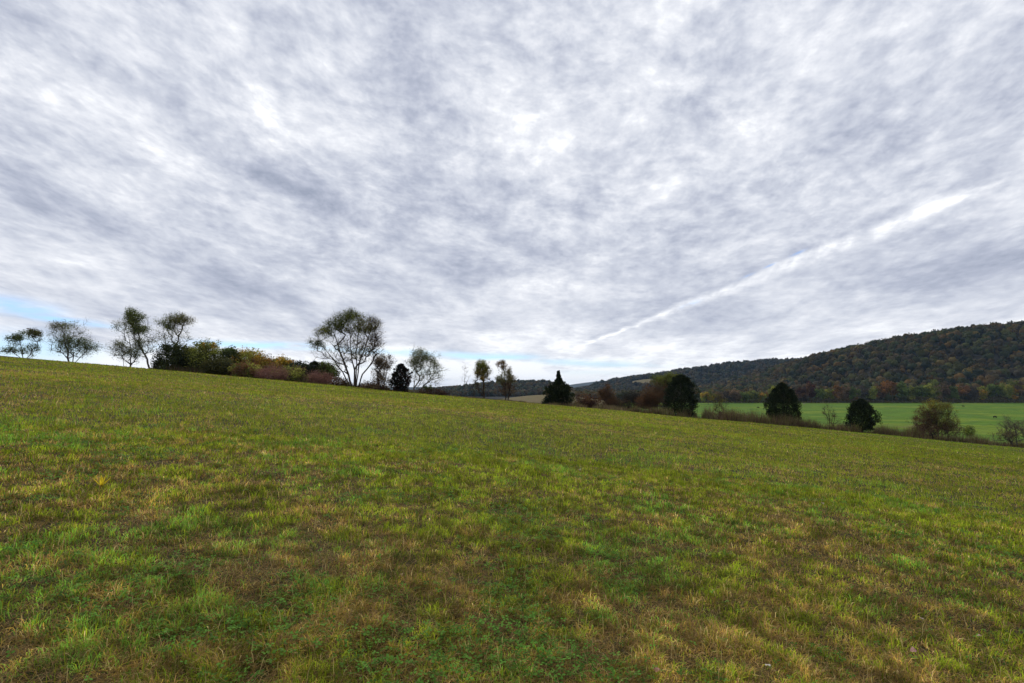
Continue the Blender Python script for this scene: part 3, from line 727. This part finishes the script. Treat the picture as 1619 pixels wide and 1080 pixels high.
# understory at the foot of the treeline
def undergrowth():
    rg = np.random.RandomState(9); n = 26000
    x = rg.uniform(.28, 1.1, n)*720; y = 722+rg.rand(n)*45
    p = np.stack([x, y, height(x, y)+rg.rand(n)**1.2*(1.5+17*np.clip(fbm(x/11, y*0, 3, 3)-.25, 0, 1)**1.5)], 1)
    c = FPAL[rg.choice(len(FPAL), n, p=FPR)]*(.5+.6*rg.rand(n))[:, None]
    v, f, c = cards(rg, p, 1.3*(.5+rg.rand(n)), c, .8)
    tag(mk('undergrowth', v, f, M_LEAF, col=c), 'dark tangled undergrowth at the foot of the valley treeline', 'undergrowth', kind='stuff')
undergrowth()

# ------------------------------------------------------------------ cattle
def cow(px, d, rz, body, label, graze=True, seed=0):
    P = {'hip': (-.75, 0, 1.22), 'mid': (-.1, 0, 1.15), 'sh': (.6, 0, 1.2), 'nk': (.98, 0, 1.12), 'poll': (1.25, 0, .62) if graze else (1.35, 0, 1.5), 'muz': (1.42, 0, .2) if graze else (1.78, 0, 1.3)}
    V = [(*P['hip'], .36), (*P['mid'], .45), (*P['sh'], .40), (*P['nk'], .27), (*P['poll'], .17), (*P['muz'], .10)]
    E = [(0, 1), (1, 2), (2, 3), (3, 4), (4, 5)]
    for sx, at_, s in ((-.72, 0, 1), (-.72, 0, -1), (.6, 2, 1), (.6, 2, -1)):
        k = len(V); hind = at_ == 0
        V += [(sx, .22*s, .85, .19), (sx+(.10 if hind else 0), .22*s, .62, .11), (sx-(.10 if hind else 0), .22*s, .42, .075), (sx, .22*s, .06, .06)]
        E += [(at_, k), (k, k+1), (k+1, k+2), (k+2, k+3)]
    k = len(V); V += [(-1.08, 0, 1.2, .05), (-1.15, 0, .6, .03)]; E += [(0, k), (k, k+1)]
    for s in (1, -1):
        k = len(V); q = P['poll']; V += [(q[0]-.02, .24*s, q[2]+.10, .05)]; E += [(4, k)]
    me = bpy.data.meshes.new('cow'); me.from_pydata([v[:3] for v in V], E, []); me.update()
    o = bpy.data.objects.new('cow', me); C.objects.link(o)
    o.modifiers.new('s', 'SKIN'); o.modifiers.new('u', 'SUBSURF').levels = 1
    for i_, v in enumerate(V): me.skin_vertices[0].data[i_].radius = (v[3], v[3])
    me.skin_vertices[0].data[0].use_root = True
    dg = bpy.context.evaluated_depsgraph_get(); nm = bpy.data.meshes.new_from_object(o.evaluated_get(dg))
    o.modifiers.clear(); o.data = nm; nm.materials.clear(); nm.materials.append(body)
    for p in nm.polygons: p.use_smooth = True
    x = X(px)*d; o.location = (x, d, float(height(x, d))); o.rotation_euler = (0, 0, rz)
    tag(o, label, 'cow', 'cattle grazing in the valley pasture')
M_COW = ground_mat('black_hide', [(.3, (.012, .010, .009)), (.7, (.03, .024, .02))], 1, 9, .1, .7)
M_COWB = ground_mat('brown_hide', [(.3, (.10, .07, .05)), (.7, (.38, .34, .30))], 1.2, 6, .1, .7)
cow(1196, 520, 0, M_COW, 'black cow grazing in the pasture left of the egg-shaped cedar')
cow(1269, 650, 2.9, M_COWB, 'pale brown cow at the far pasture edge just right of the egg-shaped cedar')
cow(1567, 345, .15, M_COW, 'black cow grazing in the pasture left of the leafless twiggy bush')
cow(1519, 560, PI, M_COW, 'black cow near the far edge of the pasture right of the half-bare bushy tree', graze=False)

# ------------------------------------------------------------------ small things in the turf
def yellow_weed(px, d):
    rg = np.random.RandomState(3); x = X(px)*d; B = np.array([x, d, float(height(x, d))])
    root = empty('yellow_weed', B.tolist()); tag(root, 'bright yellow weed standing out in the grass at the left', 'weed')
    for q in range(15):
        a = rg.rand()*6.28; L = .08+.14*rg.rand(); ln = rg.uniform(.3, .8); w = .006+.009*rg.rand()
        pts = [np.array([math.cos(a)*ln*u*L, math.sin(a)*ln*u*L, L*(u*.95-.25*u*u*ln)]) for u in np.linspace(0, 1, 6)]
        side = np.array([-math.sin(a), math.cos(a), .2]); v = []
        for u, p in zip(np.linspace(0, 1, 6), pts):
            ww = w*math.sin(PI*min(.97, .15+u*.85)); v += [p-side*ww, p+side*ww]
        f = [(2*k, 2*k+1, 2*k+3, 2*k+2) for k in range(5)]
        c = np.array([.85, .66, .04])*rg.uniform(.55, 1.1)
        mk('leaf', v, f, M_GRASS, root, col=np.tile(c, (len(v), 1)))
yellow_weed(172, 6.9)
def ground_hit(px, row):
    for d in np.geomspace(2, 100, 3000):
        p = place(px, row, d)
        if p[2] <= float(height(p[0], p[1])): return p
    return p
LV = [(1549, 1015, 'pale pink fallen leaf in the grass near the lower right corner'), (1445, 1040, 'pink fallen leaf below left of the one nearest the right corner'), (1458, 987, 'pale fallen leaf, highest of the pink leaves at the lower right'),
      (1040, 1072, 'pink fallen leaf at the bottom edge right of the middle'), (1215, 1064, 'whitish fallen leaf at the bottom edge, right of the pink one'), (916, 746, 'tiny pale fallen leaf in the middle of the meadow'), (634, 918, 'tan fallen leaf in the brown grass left of the middle'), (503, 832, 'straw-coloured fallen leaf on the flattened tan patch'), (1300, 800, 'pale fallen leaf in the right half of the meadow')]
for q, (px, row, lab) in enumerate(LV):
    rg = np.random.RandomState(60+q); p = ground_hit(px, row)
    p[2] = float(height(p[0], p[1]))+.045
    n_ = 9; rr = .015*rg.uniform(.8, 1.25)*max(1, p[1]/6)
    v = [(0, 0, .004)]; rot = rg.rand()*6.28
    for k in range(14):
        a = k*2*PI/14; r_ = rr*(1.25-.45*abs(math.sin(a*2.5)))*(1+.5*max(0, math.cos(a)))
        v.append((r_*math.cos(a+rot), r_*math.sin(a+rot), .35*rr*math.cos(2*a)+rg.uniform(-.1, .3)*rr))
    f = [(0, k+1, (k+1) % 14+1) for k in range(14)]
    col = [(.62, .42, .36), (.60, .33, .30), (.60, .46, .40), (.58, .30, .28), (.75, .70, .62), (.6, .5, .4), (.5, .33, .18), (.5, .36, .2), (.55, .42, .34)][q]
    o = mk('fallen_leaf', v, f, M_GRASS, col=np.tile(np.array(col), (15, 1)))
    o.location = p.tolist(); o.rotation_euler = (rg.uniform(-.3, .5), rg.uniform(-.3, .3), 0)
    tag(o, lab, 'leaf', 'fallen leaves lying in the meadow')

# ------------------------------------------------------------------ air
def haze():
    x0, x1, y0, y1, z0, z1 = -12800, 12800, -12800, 12800, None, None
    z0 = float(V[:, 2].min())-1; z1 = float(V[:, 2].max())+25
    v = [(a, b, c) for a in (x0, x1) for b in (y0, y1) for c in (z0, z1)]
    f = [(0, 1, 3, 2), (4, 6, 7, 5), (0, 4, 5, 1), (2, 3, 7, 6), (0, 2, 6, 4), (1, 5, 7, 3)]
    m, nt = mat_new('haze'); pv = N(nt, 'ShaderNodeVolumePrincipled'); o = N(nt, 'ShaderNodeOutputMaterial')
    pv.inputs['Color'].default_value = (.42, .66, 1, 1); pv.inputs['Density'].default_value = HAZE; pv.inputs['Anisotropy'].default_value = 0
    nt.links.new(pv.outputs[0], o.inputs['Volume'])
    tag(mk('haze', v, f, m), kind='stuff', label='thin bluish haze over the valley and the hills', cat='haze')
HAZE = 3.6e-5
haze()

# ------------------------------------------------------------------ sky
w = bpy.data.worlds.new('World'); SC.world = w; w.use_nodes = True; nt = w.node_tree; nt.nodes.clear(); LK = nt.links.new
SUN_EL, SUN_AZ = math.radians(42), math.radians(-18)      # azimuth from +Y towards +X
def val(v): n_ = N(nt, 'ShaderNodeValue'); n_.outputs[0].default_value = v; return n_.outputs[0]
def mth(op, a, b=None, c=None, clamp=False):
    n_ = N(nt, 'ShaderNodeMath', operation=op); n_.use_clamp = clamp
    for k, q in enumerate((a, b, c)):
        if q is None: continue
        if isinstance(q, (int, float)): n_.inputs[k].default_value = q
        else: LK(q, n_.inputs[k])
    return n_.outputs[0]
def ss(a, b, x):
    n_ = N(nt, 'ShaderNodeMapRange', interpolation_type='SMOOTHSTEP'); n_.inputs[1].default_value = a; n_.inputs[2].default_value = b
    LK(x, n_.inputs[0]); return n_.outputs[0]
def vec(x, y, z=0.):
    n_ = N(nt, 'ShaderNodeCombineXYZ')
    for k, q in enumerate((x, y, z)):
        if isinstance(q, (int, float)): n_.inputs[k].default_value = q
        else: LK(q, n_.inputs[k])
    return n_.outputs[0]
def noise(v, sc, det=5, rough=.55, dist=0.):
    n_ = N(nt, 'ShaderNodeTexNoise'); n_.inputs['Scale'].default_value = sc; n_.inputs['Detail'].default_value = det
    n_.inputs['Roughness'].default_value = rough; n_.inputs['Distortion'].default_value = dist
    LK(v, n_.inputs['Vector']); return n_.outputs['Fac']
tc = N(nt, 'ShaderNodeTexCoord'); sp = N(nt, 'ShaderNodeSeparateXYZ'); LK(tc.outputs['Generated'], sp.inputs[0])
dx, dy, dz = sp.outputs
zc = mth('ADD', mth('MAXIMUM', dz, 0.0), .012)
u = mth('DIVIDE', dx, zc); v_ = mth('DIVIDE', dy, zc)          # where the view ray meets the cloud deck (deck height = 1)
def deck(px, row):
    p = place(px, row, 1.)-np.array([0, 0, CAMZ]); p = p/np.linalg.norm(p); return p[0]/(p[2]+.012), p[1]/(p[2]+.012)
hd = mth('SQRT', mth('ADD', mth('MULTIPLY', dx, dx), mth('MULTIPLY', dy, dy)))
el = mth('DIVIDE', dz, hd); az = mth('ARCTAN2', dx, dy)
e1 = mth('ADD', mth('MAXIMUM', el, 0.), .045)
Pc = mth('MULTIPLY', mth('ADD', az, .066), mth('POWER', e1, -.38)); Qc = mth('LOGARITHM', e1, 2.718)
lq = vec(mth('MULTIPLY', Pc, 3.2), mth('MULTIPLY', Qc, 2.6), 20.); lq2 = vec(mth('MULTIPLY', Pc, 3.2), mth('MULTIPLY', Qc, 2.6), 40.)
wn = noise(lq, 1., 1., .5); wn2 = noise(lq2, 1., 1., .5)
uw = mth('ADD', u, mth('MULTIPLY', mth('SUBTRACT', wn, .5), .4)); vw = mth('ADD', v_, mth('MULTIPLY', mth('MULTIPLY', mth('SUBTRACT', wn2, .5), .5), v_))
Pw = mth('ADD', Pc, mth('MULTIPLY', mth('SUBTRACT', wn, .5), .07)); Qw = mth('ADD', Qc, mth('MULTIPLY', mth('SUBTRACT', wn2, .5), .10))
def lp(k, q, z): return vec(mth('MULTIPLY', Pw, k), mth('ADD', mth('MULTIPLY', Qw, q), mth('MULTIPLY', Pw, k*.15)), z)
big = noise(lp(2.2, 1.9, 1.), 1., 2, .5)
mid = noise(lp(5.5, 4.6, 3.), 1., 2.5, .55)
puf = noise(lp(15., 12., 9.), 1., 4, .62, .1)
rad_ = noise(lp(9., 2.2, 23.), 1., 2.5, .5)
rip = noise(lp(30., 30., 15.), 1., 3, .6, .1)
def blob(px, row, px2, row2, wid, amp, soft=1.):
    """a long cloud bank on the deck from one photo point to another; returns amp * falloff"""
    a = np.array(deck(px, row)); b = np.array(deck(px2, row2)); L = np.linalg.norm(b-a); dd = (b-a)/L; c = (a+b)/2
    du = mth('SUBTRACT', uw, float(c[0])); dv = mth('SUBTRACT', vw, float(c[1]))
    s = mth('MULTIPLY', mth('ADD', mth('MULTIPLY', du, float(dd[0])), mth('MULTIPLY', dv, float(dd[1]))), 1/(L*.6))
    t = mth('MULTIPLY', mth('SUBTRACT', mth('MULTIPLY', du, float(dd[1])), mth('MULTIPLY', dv, float(dd[0]))), 1/wid)
    r2 = mth('ADD', mth('MULTIPLY', s, s), mth('MULTIPLY', t, t))
    return mth('MULTIPLY', mth('EXPONENT', mth('MULTIPLY', r2, -1.)), amp)
bri = mth('MULTIPLY_ADD', mth('SUBTRACT', big, .5), 1.1, .53)
bri = mth('ADD', bri, mth('MULTIPLY', mth('SUBTRACT', mid, .5), .80))
bri = mth('ADD', bri, mth('MULTIPLY', mth('SUBTRACT', puf, .5), mth('MULTIPLY_ADD', ss(.08, .35, el), .5, .5)))
bri = mth('ADD', bri, mth('MULTIPLY', mth('SUBTRACT', rad_, .5), .30))
bri = mth('ADD', bri, mth('MULTIPLY', mth('SUBTRACT', rip, .5), mth('MULTIPLY_ADD', ss(.05, .3, el), .2, .32)))
for b_ in [(120, 60, 430, 290, .15, -.30), (60, 60, 480, 300, .16, -.14), (400, 290, 620, 330, .35, -.16), (640, 380, 960, 420, .5, -.26), (380, 20, 560, 60, .12, -.16),
           (190, 140, 330, 230, .10, .30), (430, 160, 480, 215, .07, .34), (20, 60, 60, 140, .12, .22), (560, 80, 900, 160, .2, .12), (880, 30, 1400, 60, .2, .10), (1200, 150, 1560, 250, .3, -.10), (520, 30, 530, 60, .08, .1),
           (1250, 480, 1619, 400, .8, -.16), (150, 250, 350, 330, .4, .05)]:
    bri = mth('ADD', bri, blob(*b_))
# the bright band (old contrail) with its grey underside
def line(pa, pb, nz, namp):
    a = np.array(deck(*pa)); b = np.array(deck(*pb)); L = np.linalg.norm(b-a); dd = (b-a)/L
    du = mth('SUBTRACT', u, float(a[0])); dv = mth('SUBTRACT', v_, float(a[1]))
    s = mth('DIVIDE', mth('ADD', mth('MULTIPLY', du, float(dd[0])), mth('MULTIPLY', dv, float(dd[1]))), L)
    t = mth('SUBTRACT', mth('MULTIPLY', du, float(dd[1])), mth('MULTIPLY', dv, float(dd[0])))
    t = mth('ADD', t, mth('MULTIPLY', mth('SUBTRACT', nz, .5), namp))
    return s, t
nzl = noise(vec(mth('MULTIPLY', u, 2.), mth('MULTIPLY', v_, .8), 5.), 1.6, 3, .55)
s_, t_ = line((1598, 283), (915, 549), nzl, .20)
win = mth('MULTIPLY', ss(-.004, .012, s_), mth('SUBTRACT', 1., ss(.75, 1.02, s_)))
brk = ss(.40, .60, noise(vec(mth('MULTIPLY', s_, 9.), 0., 2.), 1.6, 3, .6))
fat = mth('MULTIPLY', ss(.03, .13, s_), mth('SUBTRACT', 1., ss(.30, .60, s_)))
wdt = mth('ADD', mth('MULTIPLY', mth('MULTIPLY_ADD', brk, .05, .055), mth('MULTIPLY_ADD', ss(-.005, .03, s_), .75, .25)), mth('MULTIPLY', fat, .075))
tn = mth('DIVIDE', t_, wdt)
shred = ss(.34, .60, noise(lp(22., 9., 33.), 1., 3, .55))
band = mth('MULTIPLY', mth('MULTIPLY', mth('EXPONENT', mth('MULTIPLY', mth('MULTIPLY', tn, tn), -1.)), win), mth('MULTIPLY_ADD', shred, .5, .48))
tu = mth('DIVIDE', mth('ADD', t_, .15), .09)
under = mth('MULTIPLY', mth('EXPONENT', mth('MULTIPLY', mth('MULTIPLY', tu, tu), -1.)), win)
bri = mth('ADD', bri, mth('MULTIPLY', band, .46)); bri = mth('SUBTRACT', bri, mth('MULTIPLY', under, .17))
# low down the deck thins to a bright, smooth veil
low = mth('SUBTRACT', 1., ss(.02, .17, el))
base = mth('MULTIPLY_ADD', low, .26, bri)
base = mth('ADD', base, mth('MULTIPLY', mth('SUBTRACT', 1., ss(.03, .08, el)), .30))
r = ramp(nt, [(0., (.305, .34, .435)), (.28, (.43, .462, .56)), (.52, (.57, .60, .68)), (.78, (.745, .765, .82)), (1., (.95, .965, .985))])
LK(base, r.inputs[0])
# blue slits between cloud banks near the horizon
def elev(px, row):
    p = place(px, row, 1.)-np.array([0, 0, CAMZ]); return math.atan2(p[0], p[1]), p[2]/math.hypot(p[0], p[1])
sl = None
nsl = noise(vec(mth('MULTIPLY', az, 3.), mth('MULTIPLY', el, 22.), 1.), 1.3, 4, .6)
nsl2 = noise(vec(mth('MULTIPLY', az, 6.), mth('MULTIPLY', el, 30.), 4.), 1., 4, .6)
for (p1, p2, wd, amp) in [((-200, 455), (90, 492), .010, 1.), ((20, 492), (185, 520), .006, .95), ((-150, 545), (160, 552), .020, .8), ((190, 553), (330, 560), .014, .7), ((300, 541), (520, 551), .005, 1.), ((520, 552), (700, 560), .006, .8), ((690, 558), (850, 565), .0055, 1.), ((835, 571), (1060, 576), .005, .7), ((1010, 590), (880, 590), .006, .3), ((560, 585), (700, 590), .010, .35)]:
    a0, e0 = elev(*p1); a1, e1 = elev(*p2); k = (e1-e0)/(a1-a0); ca = (a0+a1)/2; ce = (e0+e1)/2; hw = abs(a1-a0)/2
    da = mth('SUBTRACT', az, ca)
    de = mth('DIVIDE', mth('ADD', mth('SUBTRACT', mth('SUBTRACT', el, ce), mth('MULTIPLY', da, k)), mth('MULTIPLY', mth('SUBTRACT', nsl, .5), .022)), wd)
    aa_ = mth('POWER', mth('ABSOLUTE', mth('DIVIDE', da, hw)), 4.)
    g_ = mth('MULTIPLY', mth('EXPONENT', mth('MULTIPLY', mth('ADD', mth('MULTIPLY', de, de), aa_), -1.)), amp)
    sl = g_ if sl is None else mth('MAXIMUM', sl, g_)
gap = mth('MULTIPLY', sl, ss(.30, .55, nsl2), clamp=True)
# ragged holes beside the band
hole = None
for (px, row, wd) in [(1180, 437, .022), (1217, 420, .016), (1262, 400, .02), (1090, 482, .05)]:
    a_, b_ = deck(px, row)
    q1 = mth('DIVIDE', mth('SUBTRACT', u, a_+0.), wd); q2 = mth('DIVIDE', mth('SUBTRACT', v_, b_), wd*5)
    g_ = mth('EXPONENT', mth('MULTIPLY', mth('ADD', mth('MULTIPLY', q1, q1), mth('MULTIPLY', q2, q2)), -1.))
    hole = g_ if hole is None else mth('MAXIMUM', hole, g_)
gap = mth('MAXIMUM', gap, mth('MULTIPLY', mth('MULTIPLY', hole, shred), .55))
sky = N(nt, 'ShaderNodeTexSky'); sky.sky_type = 'NISHITA'; sky.sun_disc = False; sky.sun_elevation = SUN_EL; sky.sun_rotation = SUN_AZ
sky.air_density = 1.0; sky.dust_density = .4; sky.ozone_density = 2.
bg1 = N(nt, 'ShaderNodeBackground'); bg1.inputs[1].default_value = .10
tint = N(nt, 'ShaderNodeMix', data_type='RGBA', blend_type='MULTIPLY'); tint.inputs[0].default_value = 1.; tint.inputs[7].default_value = (.60, .80, 1.12, 1)
LK(sky.outputs[0], tint.inputs[6]); LK(tint.outputs[2], bg1.inputs[0])
bg2 = N(nt, 'ShaderNodeBackground'); bg2.inputs[1].default_value = .95; LK(r.outputs[0], bg2.inputs[0])
mx = N(nt, 'ShaderNodeMixShader'); LK(gap, mx.inputs[0]); LK(bg2.outputs[0], mx.inputs[1]); LK(bg1.outputs[0], mx.inputs[2])
wo = N(nt, 'ShaderNodeOutputWorld'); LK(mx.outputs[0], wo.inputs[0])
w.cycles.sampling_method = 'MANUAL'; w.cycles.sample_map_resolution = 512

ld = bpy.data.lights.new('sun', 'SUN'); ld.energy = 1.5; ld.angle = math.radians(14); ld.color = (1, .95, .87)
lo = bpy.data.objects.new('sun', ld); C.objects.link(lo)
sd = Vector((math.sin(SUN_AZ)*math.cos(SUN_EL), math.cos(SUN_AZ)*math.cos(SUN_EL), math.sin(SUN_EL)))
lo.rotation_euler = (-sd).to_track_quat('-Z', 'Y').to_euler()
lo.location = (0, 0, 60)

cd = bpy.data.cameras.new('camera'); cd.sensor_width = 36; cd.lens = F/1619*36; cd.clip_end = 40000; cd.clip_start = .05
co = bpy.data.objects.new('camera', cd); C.objects.link(co); co.location = (0, 0, CAMZ); co.rotation_euler = (PI/2+PITCH, 0, 0)
SC.camera = co
SC.view_settings.view_transform = 'Standard'; SC.view_settings.look = 'None'; SC.view_settings.exposure = .3; SC.view_settings.gamma = 1
SC.cycles.volume_bounces = 0; SC.cycles.max_bounces = 6; SC.cycles.diffuse_bounces = 3; SC.cycles.transparent_max_bounces = 4
